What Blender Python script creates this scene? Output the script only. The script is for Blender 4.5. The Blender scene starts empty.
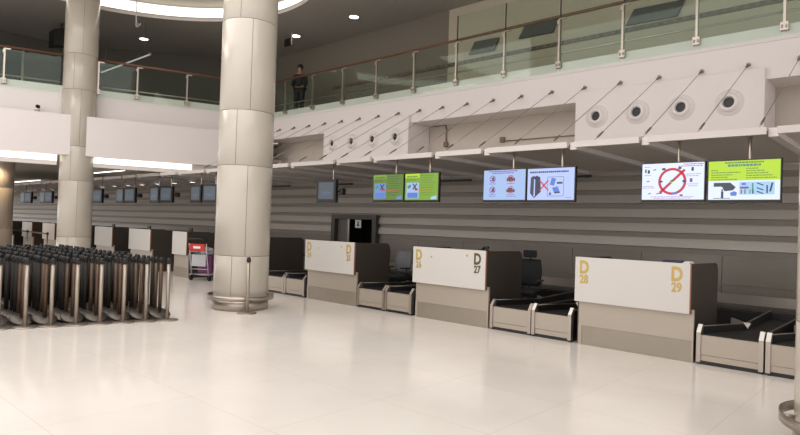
import bpy, bmesh, math, random
from mathutils import Matrix, Vector
random.seed(7)
S = bpy.context.scene
COL = S.collection
PI = math.pi
# ---------------------------------------------------------------- camera
cd = bpy.data.cameras.new('camera'); cam = bpy.data.objects.new('camera', cd); COL.objects.link(cam)
R = Matrix(((0.7383, -0.01524, 0.6743), (0.67367, -0.03214, -0.73833), (0.03292, 0.99937, -0.01346)))
cam.matrix_world = Matrix.Translation((0, 0, 1.6)) @ R.to_4x4()
cd.sensor_width = 36; cd.lens = 597.3 * 36 / 800; cd.clip_end = 300; cd.clip_start = 0.05
S.camera = cam
# ---------------------------------------------------------------- world, lights, exposure
w = bpy.data.worlds.new('world'); S.world = w; w.use_nodes = True
bg = w.node_tree.nodes['Background']; bg.inputs[0].default_value = (1.0, 0.965, 0.95, 1); bg.inputs[1].default_value = 1.4
S.view_settings.view_transform = 'Standard'; S.view_settings.look = 'None'
S.view_settings.gamma = 1; S.view_settings.use_curve_mapping = False; S.view_settings.exposure = 0.14
def area(name, loc, sx, sy, power, rot=(0, 0, 0), color=(1.0, 0.965, 0.94)):
    l = bpy.data.lights.new(name, 'AREA'); l.shape = 'RECTANGLE'; l.size = sx; l.size_y = sy; l.energy = power; l.color = color
    o = bpy.data.objects.new(name, l); o.location = loc; o.rotation_euler = rot; COL.objects.link(o); return o
area('hall_ceiling_light', (-5, 2.5, 7.9), 11, 7, 500)
area('hall_ceiling_light', (-12, 3, 7.9), 4, 6, 190)
area('rear_ceiling_light', (-5, -3.5, 7.6), 14, 3, 260, (math.radians(35), 0, 0))
area('left_ceiling_light', (-16, 1, 7.6), 3, 4, 150)  # added fill that brightens the left column

# ---------------------------------------------------------------- materials
def lin(c):
    return tuple((x / 12.92 if x <= 0.04045 else ((x + 0.055) / 1.055) ** 2.4) for x in c)
def rgb(r, g, b): return lin((r / 255, g / 255, b / 255)) + (1,)
MATS = {}
def mat(name, col, rough=0.5, metal=0.0, noise=0.0, scale=4.0, bump=0.0, spec=None, stretch=(1, 1, 1), coat=0.0):
    if name in MATS: return MATS[name]
    m = bpy.data.materials.new(name); m.use_nodes = True; nt = m.node_tree; b = nt.nodes['Principled BSDF']
    b.inputs['Base Color'].default_value = col; b.inputs['Roughness'].default_value = rough; b.inputs['Metallic'].default_value = metal
    if coat: b.inputs['Coat Weight'].default_value = coat; b.inputs['Coat Roughness'].default_value = 0.08
    if spec is not None: b.inputs['Specular IOR Level'].default_value = spec
    if noise or bump:
        tc = nt.nodes.new('ShaderNodeTexCoord'); mp = nt.nodes.new('ShaderNodeMapping'); mp.inputs['Scale'].default_value = stretch
        n = nt.nodes.new('ShaderNodeTexNoise'); n.inputs['Scale'].default_value = scale; n.inputs['Detail'].default_value = 4
        nt.links.new(tc.outputs['Object'], mp.inputs[0]); nt.links.new(mp.outputs[0], n.inputs['Vector'])
        if noise:
            mx = nt.nodes.new('ShaderNodeMix'); mx.data_type = 'RGBA'
            mx.inputs[6].default_value = tuple(max(0, c * (1 - noise)) for c in col[:3]) + (1,)
            mx.inputs[7].default_value = tuple(min(1, c * (1 + noise)) for c in col[:3]) + (1,)
            nt.links.new(n.outputs['Fac'], mx.inputs[0]); nt.links.new(mx.outputs[2], b.inputs['Base Color'])
        if bump:
            bp = nt.nodes.new('ShaderNodeBump'); bp.inputs['Strength'].default_value = bump; bp.inputs['Distance'].default_value = 0.02
            nt.links.new(n.outputs['Fac'], bp.inputs['Height']); nt.links.new(bp.outputs[0], b.inputs['Normal'])
    MATS[name] = m; return m
def emis(name, col, st):
    if name in MATS: return MATS[name]
    m = bpy.data.materials.new(name); m.use_nodes = True; nt = m.node_tree; b = nt.nodes['Principled BSDF']
    b.inputs['Base Color'].default_value = (0.02, 0.02, 0.02, 1); b.inputs['Roughness'].default_value = 0.4
    b.inputs['Emission Color'].default_value = col; b.inputs['Emission Strength'].default_value = st
    MATS[name] = m; return m
def floor_mat():
    m = bpy.data.materials.new('polished_floor_tiles'); m.use_nodes = True; nt = m.node_tree; N = nt.nodes; L = nt.links; b = N['Principled BSDF']
    tc = N.new('ShaderNodeTexCoord'); mp = N.new('ShaderNodeMapping'); mp.inputs['Location'].default_value = (0.2, 0.85, 0)
    br = N.new('ShaderNodeTexBrick'); br.offset = 0.0; br.inputs['Scale'].default_value = 1.0
    br.inputs['Brick Width'].default_value = 1.2; br.inputs['Row Height'].default_value = 1.2; br.inputs['Mortar Size'].default_value = 0.004
    br.inputs['Color1'].default_value = rgb(236, 229, 222); br.inputs['Color2'].default_value = rgb(235, 228, 220); br.inputs['Mortar'].default_value = rgb(222, 211, 201)
    n = N.new('ShaderNodeTexNoise'); n.inputs['Scale'].default_value = 1.3; n.inputs['Detail'].default_value = 5
    mx = N.new('ShaderNodeMix'); mx.data_type = 'RGBA'; mx.blend_type = 'MULTIPLY'; mx.inputs[0].default_value = 1
    cr = N.new('ShaderNodeValToRGB'); cr.color_ramp.elements[0].position = 0.3; cr.color_ramp.elements[0].color = (0.93, 0.93, 0.93, 1); cr.color_ramp.elements[1].position = 0.7; cr.color_ramp.elements[1].color = (1, 1, 1, 1)
    L.new(tc.outputs['Object'], mp.inputs[0]); L.new(mp.outputs[0], br.inputs['Vector']); L.new(tc.outputs['Object'], n.inputs['Vector'])
    L.new(n.outputs['Fac'], cr.inputs[0]); L.new(br.outputs['Color'], mx.inputs[6]); L.new(cr.outputs[0], mx.inputs[7]); L.new(mx.outputs[2], b.inputs['Base Color'])
    b.inputs['Roughness'].default_value = 0.16; b.inputs['Specular IOR Level'].default_value = 0.5
    return m
def glass_mat():
    m = bpy.data.materials.new('green_tinted_glass'); m.use_nodes = True; nt = m.node_tree; N = nt.nodes; L = nt.links
    N.remove(N['Principled BSDF']); out = N['Material Output']
    t = N.new('ShaderNodeBsdfTransparent'); t.inputs[0].default_value = (0.91, 0.95, 0.92, 1)
    g = N.new('ShaderNodeBsdfGlossy'); g.inputs['Color'].default_value = (0.85, 1.0, 0.92, 1); g.inputs['Roughness'].default_value = 0.03
    lw = N.new('ShaderNodeLayerWeight'); lw.inputs[0].default_value = 0.5
    pw = N.new('ShaderNodeMath'); pw.operation = 'POWER'; pw.inputs[1].default_value = 4.0; L.new(lw.outputs['Facing'], pw.inputs[0])
    f = N.new('ShaderNodeMath'); f.operation = 'MULTIPLY_ADD'; f.inputs[1].default_value = 0.38; f.inputs[2].default_value = 0.015; L.new(pw.outputs[0], f.inputs[0])
    mx = N.new('ShaderNodeMixShader'); L.new(f.outputs[0], mx.inputs[0]); L.new(t.outputs[0], mx.inputs[1]); L.new(g.outputs[0], mx.inputs[2]); L.new(mx.outputs[0], out.inputs[0])
    return m
FLOOR = floor_mat(); GLASS = glass_mat()
WHITE = mat('white_painted_plaster', rgb(227, 220, 218), 0.6, noise=0.015, scale=0.8)
CEIL = mat('grey_ceiling_paint', rgb(176, 170, 162), 0.8, noise=0.03, scale=0.6)
DCEIL = mat('dark_grey_ceiling', rgb(158, 153, 146), 0.8, noise=0.04, scale=0.6)
UPWALL = mat('taupe_upper_wall', rgb(186, 176, 156), 0.6, noise=0.06, scale=1.2)  # wall colour raised for the brightness that glass reflections add
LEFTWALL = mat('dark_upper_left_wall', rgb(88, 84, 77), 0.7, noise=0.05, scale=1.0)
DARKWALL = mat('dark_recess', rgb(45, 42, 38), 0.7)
LIP = mat('canopy_edge_paint', rgb(206, 199, 195), 0.6)
LCEIL = mat('pale_lower_ceiling', rgb(214, 208, 200), 0.8)
RECESS = mat('warm_grey_recess', rgb(196, 186, 175), 0.7)
SLAT = mat('brushed_metal_slat', rgb(206, 199, 190), 0.42, 0.35, noise=0.06, scale=1.0, stretch=(0.7, 1, 6))
SLATGAP = mat('dark_slat_gap', rgb(150, 143, 134), 0.5, 0.2)
PANELM = mat('brushed_metal_panel', rgb(140, 133, 124), 0.38, 0.4, noise=0.12, scale=1.5)
CREAM = mat('cream_column_panel', rgb(188, 180, 168), 0.25, noise=0.03, scale=2, coat=0.3)
JOINT = mat('column_joint', rgb(130, 115, 100), 0.6)
STEEL = mat('brushed_steel', rgb(176, 166, 156), 0.32, 0.85, noise=0.06, scale=8, stretch=(1, 1, 8))
SHADEPOST = mat('dark_bronze_post', rgb(38, 33, 28), 0.6, 0.2)  # pole colour darkened for the shade deep in the packed block
BRPOST = mat('bronze_post', rgb(96, 78, 64), 0.38, 0.6)  # brownish poles, colour darkened for the shade behind the front row
DBASE = mat('dull_post_base', rgb(96, 90, 84), 0.4, 0.8)
DSTEEL = mat('dull_steel', rgb(140, 132, 124), 0.4, 0.8)
LAMW = mat('white_counter_panel', rgb(204, 200, 195), 0.35)
LAMG = mat('greige_counter_front', rgb(172, 161, 148), 0.35, 0.25, noise=0.05, scale=6, stretch=(1, 1, 10))
LAMK = mat('grey_counter_plinth', rgb(152, 143, 130), 0.3, 0.4, noise=0.05, scale=6)
DWOOD = mat('dark_counter_side', rgb(62, 56, 50), 0.42, noise=0.1, scale=5, stretch=(1, 1, 6))
EDGE = mat('brown_panel_edge', rgb(140, 96, 68), 0.5)
BLACK = mat('black_plastic', rgb(26, 25, 25), 0.4)
BELT = mat('black_rubber_belt', rgb(32, 31, 30), 0.55, noise=0.1, scale=20)
MESHB = mat('black_mesh_fabric', rgb(30, 30, 32), 0.8)
GREYC = mat('grey_cloth', rgb(120, 122, 124), 0.7, noise=0.15, scale=8)
GOLD = mat('gold_lettering', rgb(190, 162, 92), 0.35, 0.3)
OLIVE = mat('dark_bronze_lettering', rgb(92, 76, 40), 0.4, 0.3)
BRONZE = mat('brown_handrail', rgb(112, 78, 58), 0.35)
POSTM = mat('stanchion_steel', rgb(170, 158, 145), 0.36, 0.75)
CANOPYU = mat('canopy_underside', rgb(212, 204, 194), 0.6)
NAVY = mat('navy_pouch', rgb(40, 42, 70), 0.5)
PAPER = mat('white_paper', rgb(232, 230, 226), 0.8)
PURPLE = mat('purple_suitcase', rgb(120, 60, 108), 0.4)
RED = mat('red_sign', rgb(196, 48, 40), 0.5)
ALU = mat('aluminium_trolley', rgb(190, 190, 194), 0.35, 0.6)
ORANGE = mat('orange_board', rgb(222, 120, 44), 0.5)
TAN = mat('tan_wall', rgb(196, 160, 120), 0.6)
COVE = emis('cove_light', (1, 0.92, 0.78, 1), 2.6)
LAMP = emis('lamp_diffuser', (1, 0.95, 0.86, 1), 6.0)
LINE = emis('linear_light', (1, 0.97, 0.92, 1), 0.35)

# ---------------------------------------------------------------- mesh builder
class MB:
    def __init__(s): s.v = []; s.f = []; s.m = []; s.mats = []; s.sm = []
    def mi(s, m):
        if m not in s.mats: s.mats.append(m)
        return s.mats.index(m)
    def add(s, vs, fs, m, smooth=False):
        o = len(s.v); s.v += [tuple(v) for v in vs]; k = s.mi(m)
        for f in fs: s.f.append(tuple(i + o for i in f)); s.m.append(k); s.sm.append(smooth)
        return s
    def box(s, x0, x1, y0, y1, z0, z1, m, M=None):
        vs = [(x, y, z) for z in (z0, z1) for x, y in ((x0, y0), (x1, y0), (x1, y1), (x0, y1))]
        if M is not None: vs = [M @ Vector(v) for v in vs]
        return s.add(vs, [(0, 3, 2, 1), (4, 5, 6, 7), (0, 1, 5, 4), (1, 2, 6, 5), (2, 3, 7, 6), (3, 0, 4, 7)], m)
    def cbox(s, x0, x1, y0, y1, z0, z1, c, m):      # box with chamfered edges on all sides
        bm = bmesh.new(); bmesh.ops.create_cube(bm, size=1)
        for v in bm.verts: v.co = Vector(((x0 + x1) / 2 + v.co.x * (x1 - x0), (y0 + y1) / 2 + v.co.y * (y1 - y0), (z0 + z1) / 2 + v.co.z * (z1 - z0)))
        bmesh.ops.bevel(bm, geom=bm.edges[:], offset=c, segments=2, profile=0.5, affect='EDGES')
        bm.verts.index_update(); s.add([v.co[:] for v in bm.verts], [[v.index for v in f.verts] for f in bm.faces], m); bm.free(); return s
    def prism(s, pts, h, m, M):                      # polygon pts (2D) extruded by h along local z, placed by M
        n = len(pts); vs = [M @ Vector((p[0], p[1], 0)) for p in pts] + [M @ Vector((p[0], p[1], h)) for p in pts]
        fs = [tuple(reversed(range(n))), tuple(range(n, 2 * n))] + [(i, (i + 1) % n, n + (i + 1) % n, n + i) for i in range(n)]
        return s.add(vs, fs, m)
    def tube(s, pts, r, m, seg=10, cap=True):
        pts = [Vector(p) for p in pts]; rs = r if isinstance(r, (list, tuple)) else [r] * len(pts); rings = []; up = None
        for i, p in enumerate(pts):
            d = (pts[min(i + 1, len(pts) - 1)] - pts[max(i - 1, 0)]).normalized()
            if up is None: up = Vector((0, 0, 1)) if abs(d.z) < 0.9 else Vector((1, 0, 0))
            a = d.cross(up).normalized(); b2 = a.cross(d).normalized(); up = b2
            rings.append([p + (a * math.cos(t) + b2 * math.sin(t)) * rs[i] for t in [2 * PI * k / seg for k in range(seg)]])
        vs = [v for r_ in rings for v in r_]; fs = []
        for i in range(len(pts) - 1):
            for k in range(seg):
                a, b2 = i * seg + k, i * seg + (k + 1) % seg; fs.append((a, b2, b2 + seg, a + seg))
        s.add(vs, fs, m, True)
        if cap: o = len(s.v) - len(vs); k = s.mi(m); s.f += [tuple(reversed(range(o, o + seg))), tuple(range(o + len(vs) - seg, o + len(vs)))]; s.m += [k, k]; s.sm += [False, False]
        return s
    def lathe(s, prof, m, seg=32, c=(0, 0, 0), a0=0.0, a1=2 * PI, smooth=True):
        full = abs(a1 - a0 - 2 * PI) < 1e-6; n = seg if full else seg + 1; vs = []
        for r, z in prof:
            for k in range(n):
                t = a0 + (a1 - a0) * k / seg; vs.append((c[0] + r * math.cos(t), c[1] + r * math.sin(t), c[2] + z))
        fs = []
        for i in range(len(prof) - 1):
            for k in range(seg):
                k2 = (k + 1) % n; fs.append((i * n + k, i * n + k2, (i + 1) * n + k2, (i + 1) * n + k))
        return s.add(vs, fs, m, smooth)
    def build(s, name, parent=None, loc=None, bevel=0.0):
        me = bpy.data.meshes.new(name); me.from_pydata(s.v, [], s.f)
        for m in s.mats: me.materials.append(m)
        me.polygons.foreach_set('material_index', s.m); me.polygons.foreach_set('use_smooth', s.sm); me.update()
        o = bpy.data.objects.new(name, me); COL.objects.link(o)
        if parent: o.parent = parent
        if loc: o.location = loc
        if bevel:
            b = o.modifiers.new('bevel', 'BEVEL'); b.width = bevel; b.segments = 2; b.limit_method = 'ANGLE'
        return o
def tag(o, label, cat, group=None, kind=None):
    if label: o['label'] = label
    if cat: o['category'] = cat
    if group: o['group'] = group
    if kind: o['kind'] = kind
    return o
def thing(name, label, cat, loc=(0, 0, 0), rz=0.0, group=None):
    o = bpy.data.objects.new(name, None); o.empty_display_size = 0.1; COL.objects.link(o); o.location = loc; o.rotation_euler = (0, 0, rz)
    return tag(o, label, cat, group)
def dup(root, loc, rz=0.0, label=None, group=None):
    def cp(o, par):
        c = o.copy(); COL.objects.link(c); c.parent = par
        for ch in [x for x in list(KIDS.get(o.name, []))]: cp(ch, c)
        return c
    r = cp(root, None); r.location = loc; r.rotation_euler = (0, 0, rz)
    if label: r['label'] = label
    if group: r['group'] = group
    return r
KIDS = {}
def reg(root):
    def go(o):
        KIDS[o.name] = [c for c in COL.objects if c.parent == o]
        for c in KIDS[o.name]: go(c)
    go(root); return root
def struct(mb, name): return tag(mb.build(name), None, None, None, 'structure')
def glyphs(txt, size, m, parent, name, M, depth=0.003, align='CENTER', bold=0.0):
    cu = bpy.data.curves.new(name, 'FONT'); cu.body = txt; cu.size = size; cu.extrude = depth; cu.align_x = align; cu.offset = bold; cu.resolution_u = 3
    t = bpy.data.objects.new('tmp', cu); COL.objects.link(t)
    dg = bpy.context.evaluated_depsgraph_get(); me = bpy.data.meshes.new_from_object(t.evaluated_get(dg)); bpy.data.objects.remove(t)
    me.transform(M); me.materials.clear(); me.materials.append(m); me.name = name
    o = bpy.data.objects.new(name, me); COL.objects.link(o); o.parent = parent; return o
FRONT = Matrix(((1, 0, 0, 0), (0, 0, -1, 0), (0, 1, 0, 0), (0, 0, 0, 1)))    # xy-plane drawing stood up, facing -Y

# ================================================================= SETTING
CX, CY = -17.04, 11.7                                   # corner of the mezzanine edge
DR = Vector((0.312, 0.948)).normalized(); NN = Vector((DR.y, -DR.x))
P0 = Vector((-18.8, 6.35))
def L(u, off=0.0): return P0 + DR * u + NN * off
UC = (CY - P0.y) / DR.y
struct(MB().box(-62, 10, -9, 14, -0.1, 0, FLOOR), 'floor')
# ---- slatted back wall
mb = MB(); zs = 1.30; Yb = 12.6
WX0, WX1 = -62.0, 8.0
DX0, DX1, DZ = -14.30, -12.32, 1.88                       # staff doorway
def wall_runs(z0, z1): return [(WX0, DX0), (DX1, WX1)] if z0 < DZ - 0.1 else [(WX0, WX1)]
prev = 1.235; k = 0
while prev < 4.3:
    z0, z1 = prev, min(prev + 0.295, 4.35)
    for a, b in wall_runs(z0, z1):
        prof = [(Yb + 0.02, z0), (Yb + 0.02, z0 + 0.095), (Yb - 0.05, z0 + 0.11), (Yb - 0.015, z1 - 0.01), (Yb + 0.02, z1)]
        for i in range(4):
            (ya, za), (yb2, zb) = prof[i], prof[i + 1]
            m = SLATGAP if i == 0 else SLAT
            mb.add([(a, ya, za), (b, ya, za), (b, yb2, zb), (a, yb2, zb)], [(0, 1, 2, 3)], m)
    prev = z1; k += 1
for a, b in wall_runs(0, 1):
    for z0, z1 in ((0.0, 0.66), (0.68, 1.23)):
        x = a
        while x < b - 0.01:
            x2 = min(x + 1.53, b); mb.box(x + 0.005, x2 - 0.005, Yb, Yb + 0.05, z0, z1, PANELM); x = x2
    mb.box(a, b, Yb + 0.03, Yb + 0.1, 0, 1.235, SLATGAP)
mb.box(WX0, DX0, Yb + 0.04, Yb + 0.2, 1.235, 4.35, SLATGAP); mb.box(DX1, WX1, Yb + 0.04, Yb + 0.2, 1.235, 4.35, SLATGAP); mb.box(DX0, DX1, Yb + 0.04, Yb + 0.2, DZ, 4.35, SLATGAP)
struct(mb, 'wall_back')
# plain plaster wall above the canopy, behind the recesses
struct(MB().box(-17.3, 8, Yb - 0.12, Yb - 0.06, 3.0, 4.35, RECESS), 'wall_recess')
# ---- staff doorway
FRM = mat('door_frame_grey', rgb(84, 80, 76), 0.4, 0.5)
mb = MB()
mb.box(DX0, DX0 + 0.16, 12.45, 12.72, 0, DZ, FRM).box(DX1 - 0.16, DX1, 12.45, 12.72, 0, DZ, FRM).box(DX0 + 0.16, DX1 - 0.16, 12.45, 12.72, DZ - 0.13, DZ, FRM)
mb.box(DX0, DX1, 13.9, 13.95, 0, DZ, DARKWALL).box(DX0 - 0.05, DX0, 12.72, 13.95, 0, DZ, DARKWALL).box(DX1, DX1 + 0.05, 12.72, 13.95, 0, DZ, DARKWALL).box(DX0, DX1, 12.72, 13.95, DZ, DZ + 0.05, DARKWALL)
d1 = struct(mb, 'door_1')
mb = MB().box(DX0 + 0.16, DX0 + 0.68, 12.6, 12.64, 0.02, DZ - 0.13, mat('door_leaf_grey', rgb(120, 114, 106), 0.5)).box(DX0 + 0.62, DX0 + 0.69, 12.585, 12.6, 0.02, DZ - 0.13, STEEL)
mb.build('door_leaf', d1)
# notice hung in the doorway
t = thing('paper_notice', 'small white notice hanging in the top of the dark staff doorway', 'notice', (-13.12, 12.5, 1.49))
MB().box(-0.13, 0.13, -0.005, 0.005, 0, 0.24, PAPER).build('sheet', t)
MB().box(-0.05, 0.05, -0.008, -0.005, 0.05, 0.1, BLACK).box(-0.025, 0.025, -0.008, -0.005, 0.1, 0.19, BLACK).build('printed_figure', t)

# ---- mezzanine slab, fascia and ceiling below it
mb = MB()
x1 = 8.0
mb.box(CX, x1, CY, 13.9, 4.31, 5.18, WHITE)                # right hand slab
mb.box(CX, x1, CY - 0.02, CY, 4.95, 5.2, WHITE)
struct(mb, 'trim_1')
mb = MB()
a = L(UC); b = L(-12); pts = [(a.x, a.y), (-17.04, 13.9), (-62, 13.9), (-62, b.y), (b.x, b.y)]
mb.prism(pts, 0.9, WHITE, Matrix.Translation((0, 0, 4.42)))
struct(mb, 'trim_2')
# lower fascia panels left and right of the column, with the light cove below
def along(mb, u0, u1, o0, o1, z0, z1, m):
    p = [L(u0, o0), L(u1, o0), L(u1, o1), L(u0, o1)]
    mb.prism([(q.x, q.y) for q in p], z1 - z0, m, Matrix.Translation((0, 0, z0)))
for i, (u0, u1) in enumerate(((-12, -0.07), (0.33, UC + 0.12))):
    mb = MB(); along(mb, u0, u1, 0.28, 0.565, 3.29, 4.42, WHITE)
    struct(mb, 'trim_%d' % (3 + i))
for i, (u0, u1) in enumerate(((-12, -0.38), (0.42, 3.3))):
    t = MB(); along(t, u0, u1, 0.18, 0.24, 3.12, 3.30, COVE)
    o = t.build('cove_light_strip')
    tag(o, ['long bright cove strip under the white left balcony, left of the pale column', 'long bright cove strip under the white left balcony, right of the pale column'][i], 'light')
    mb = MB(); along(mb, u0, u1 if i == 0 else u1, 0.14, 0.34, 3.0, 3.12, WHITE); struct(mb, 'trim_%d' % (5 + i))
mb = MB(); along(mb, 3.3, UC + 0.12, 0.0, 0.28, 3.05, 3.3, WHITE); struct(mb, 'trim_7')
mb = MB(); pts = [(a.x, a.y), (-17.04, Yb), (-62, Yb), (-62, b.y), (b.x, b.y)]
mb.prism(pts, 0.1, LCEIL, Matrix.Translation((0, 0, 3.62))); struct(mb, 'ceiling_lower')
# ---- upper walls and ceiling
mb = MB(); mb.box(-10.9, 8, 13.8, 13.9, 5.18, 8.4, UPWALL).box(-20.6, -10.9, 13.8, 13.9, 5.18, 8.4, mat('dark_upper_wall', rgb(122, 114, 102), 0.6, noise=0.05, scale=1.2)); struct(mb, 'wall_upper_right')  # wall colour split to follow the light: darker left, brighter right
def seg_wall(mb, p, q, z0, z1, m, t=0.1):
    p = Vector(p); q = Vector(q); d = (q - p).normalized(); n = Vector((-d.y, d.x)) * t
    mb.prism([tuple(p), tuple(q), tuple(q + n), tuple(p + n)], z1 - z0, m, Matrix.Translation((0, 0, z0)))
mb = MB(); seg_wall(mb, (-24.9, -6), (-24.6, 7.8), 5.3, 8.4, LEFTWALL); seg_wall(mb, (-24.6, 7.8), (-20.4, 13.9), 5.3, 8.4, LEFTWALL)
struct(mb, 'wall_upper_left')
mb = MB().box(-24.72, -24.6, 5.98, 6.5, 5.31, 7.35, BLACK).box(-24.72, -24.58, 6.5, 6.58, 5.31, 7.45, STEEL)
struct(mb, 'door_2')
# mezzanine ceiling with the elliptical raised recess over the hall
mb = MB(); ec = (-14.8, 5.8); ea, eb = 4.75, 5.05; n = 96
def el(t, k=1.0): return (ec[0] + ea * k * math.cos(t), ec[1] + eb * k * math.sin(t))
def rim(t):
    c, s_ = math.cos(t), math.sin(t); sx = (11.2 + 12) if c > 0 else 12.5; sy = 8.3 if s_ > 0 else 14.8
    k = min(sx / abs(c) if abs(c) > 1e-6 else 1e9, sy / abs(s_) if abs(s_) > 1e-6 else 1e9); return (ec[0] + c * k, ec[1] + s_ * k)
angs = [2 * PI * i / n for i in range(n)] + [math.atan2(sy, sx) % (2 * PI) for sx in (23.2, -12.5) for sy in (8.3, -14.8)]
angs = sorted(angs); N_ = len(angs); vs = [el(t) + (8.0,) for t in angs] + [rim(t) + (8.0,) for t in angs]
mb.add(vs, [(i, (i + 1) % N_, N_ + (i + 1) % N_, N_ + i) for i in range(N_)], DCEIL)
vs2 = [el(t, 1.06) + (8.5,) for t in angs] + [(ec[0], ec[1], 8.5)]
mb.add(vs2, [(i, (i + 1) % N_, N_) for i in range(N_)], CEIL)
struct(mb, 'ceiling')
mb = MB(); vs = []
for k_, z in ((1.0, 7.97), (1.0, 8.10), (1.03, 8.10)): vs += [el(t, k_) + (z,) for t in angs]
mb.add(vs, [(r * N_ + i, r * N_ + (i + 1) % N_, (r + 1) * N_ + (i + 1) % N_, (r + 1) * N_ + i) for r in range(2) for i in range(N_)], WHITE, True)
struct(mb, 'trim_8')
mb = MB(); vs = []
for z in (8.08, 8.40): vs += [el(t, 1.04) + (z,) for t in angs]
mb.add(vs, [(i, (i + 1) % N_, N_ + (i + 1) % N_, N_ + i) for i in range(N_)], COVE, True)
tag(mb.build('oval_cove_light'), 'curved glowing cove light around the raised oval ceiling recess', 'light')

# ================================================================= DUCT BOXES
def duct(xa, xb, nx, label):
    z0 = 2.99; t = thing('duct_housing', label, 'air duct', ((xa + xb) / 2, 11.6, z0), group=None)
    wd = (xb - xa) / 2
    MB().cbox(-wd, wd, 0, 0.86, 0, 4.5 - z0, 0.01, WHITE).build('housing', t)
    for x in nx:
        n_ = MB(); c = (x - (xa + xb) / 2, 0, 3.95 - z0)
        prof = [(0.09, -0.01), (0.098, -0.085), (0.112, -0.098), (0.15, -0.085), (0.17, -0.035), (0.185, -0.018), (0.23, -0.012), (0.235, 0.0)]
        M = Matrix.Translation(c) @ Matrix.Rotation(PI / 2, 4, 'X')
        tmp = MB().lathe([(r, -z) for r, z in prof], WHITE, 28)
        n_.add([M @ Vector(v) for v in tmp.v], tmp.f, WHITE, True)
        tmp = MB().lathe([(0.0, 0.0), (0.092, 0.0)], DARKWALL, 28)
        M2 = M @ Matrix.Translation((0, 0, 0.02)); n_.add([M2 @ Vector(v) for v in tmp.v], tmp.f, BLACK)
        o = n_.build('air_nozzle', t)
    return t
duct(-5.74, -2.30, (-5.27, -4.45, -3.64, -2.84), 'white duct box with four round air nozzles above the right pair of screens')
duct(-13.80, -10.40, (-13.35, -12.52, -11.68, -10.82), 'white duct box with four round air nozzles left of the wide recess')

# ================================================================= CANOPY
# beams and panels of the canopy over the counters
gaps = [0.10, -0.05 + 0.0]
gx = [-1.6, -3.17, -4.27, -5.87, -6.97, -8.58, -9.71]
xr = 1.07; xs = sorted(gx)
right = [-0.5, 1.07, 2.2]
xl = []; cur = -9.71; alt = True
while cur > -60:
    cur -= 1.6 if alt else 1.1; alt = not alt; xl.append(cur)
beams = sorted(gx + right + xl)
first = None
for i in range(len(beams) - 1):
    xa, xb = beams[i] + 0.06, beams[i + 1] - 0.06
    mb = MB()
    mb.box(xa, xb, 8.5, 8.56, 2.885, 2.975, LIP).box(xa, xb, 8.56, 12.5, 2.935, 2.97, CANOPYU)
    nm = 'canopy_panel'; o = mb.build(nm)
    near = ['at the right end', 'above the two right screens', 'in the middle', 'towards the column']
    xm = (xa + xb) / 2
    if xm > -1.6: lab = 'white edged canopy panel right of the big duct box'
    elif xm > -3.2: lab = 'white edged canopy panel over the green and white safety screen'
    elif xm > -4.3: lab = 'white edged canopy panel just left of the two right screens'
    elif xm > -5.9: lab = 'white edged canopy panel over the screen with the crossed out suitcase'
    elif xm > -7.0: lab = 'white edged canopy panel between the middle screens and the green screens'
    elif xm > -8.6: lab = 'white edged canopy panel over the two green screens'
    elif xm > -9.8: lab = 'white edged canopy panel between the single small monitor and green screens'
    elif xm > -12: lab = 'white edged canopy panel next to the big cream column, above the small monitor'
    else: lab = 'white edged canopy panel far left beyond the big column'
    tag(o, lab, 'canopy', 'canopy panels over the counters')
for i, x in enumerate(beams):
    mb = MB().box(x - 0.055, x + 0.055, 8.60, 12.5, 2.865, 2.975, WHITE)
    o = mb.build('canopy_beam')
    if x > -2: lab = 'pale canopy beam at the right end of the big duct box'
    elif x > -9.8: lab = 'pale beam between canopy panels behind the hanging screens, number %s from the right end' % ('one two three four five six seven eight nine ten'.split()[sum(1 for g in beams if g > x and g < -2)])
    else: lab = 'pale beam between canopy panels on the far left run'
    tag(o, lab, 'beam', 'beams of the counter canopy')
# tie rods
t = thing('tie_rod', '', 'tie rod', (0, 0, 0))
A = Vector((0, CY - 0.02, 4.60)); B = Vector((0, 8.85, 3.0)); d = (B - A)
MB().tube([A + d * 0.02, B], 0.0065, STEEL, 8).build('rod', t)
MB().tube([A + Vector((0, 0.02, 0)), A + Vector((0, -0.02, 0))], 0.035, DSTEEL, 12).tube([A, A + d * 0.045], 0.02, DSTEEL, 8).build('wall_anchor', t)
MB().tube([B - d * 0.13, B - d * 0.06], 0.016, DSTEEL, 8).build('turnbuckle', t)
MB().box(-0.03, 0.03, B.y - 0.05, B.y + 0.05, 2.972, 3.02, DSTEEL).build('foot_bracket', t)
reg(t)
for i in range(21):
    x = -1.07 - 0.752 * i
    if x > -2: lab = 'thin steel tie rod at the right end of the canopy'
    elif x > -5.8: lab = 'thin steel tie rod crossing the right duct box'
    elif x > -10.4: lab = 'thin steel tie rod in front of the wide open recess'
    elif x > -13.9: lab = 'thin steel tie rod crossing the left duct box'
    else: lab = 'thin steel tie rod beside the big cream column'
    if i == 0: t.location.x = x; t['label'] = lab; t['group'] = lab + 's'
    else: dup(t, (x, 0, 0), 0, lab, lab + 's')
# conduit and boxes in the wide recess
for i, (x, lab) in enumerate(((-9.80, 'small brown junction box with a bent conduit at the left of the wide recess'), (-8.05, 'small brown junction box on the canopy in the middle of the wide recess'))):
    t = thing('junction_box', lab, 'junction box', (x, 12.48, 3.72))
    MB().cbox(-0.06, 0.06, -0.08, 0, 0, 0.13, 0.012, mat('brown_box', rgb(120, 96, 86), 0.5)).build('box', t)
    if i == 0: MB().tube([(0, -0.04, 0.12), (0, -0.04, 0.5), (-0.04, -0.04, 0.57), (-0.1, -0.04, 0.59), (-0.45, -0.04, 0.59)], 0.018, DSTEEL, 8).build('conduit', t)
    else: MB().tube([(0.06, -0.03, 0.03), (2.2, -0.03, 0.03)], 0.012, DSTEEL, 6).build('conduit', t)

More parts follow.
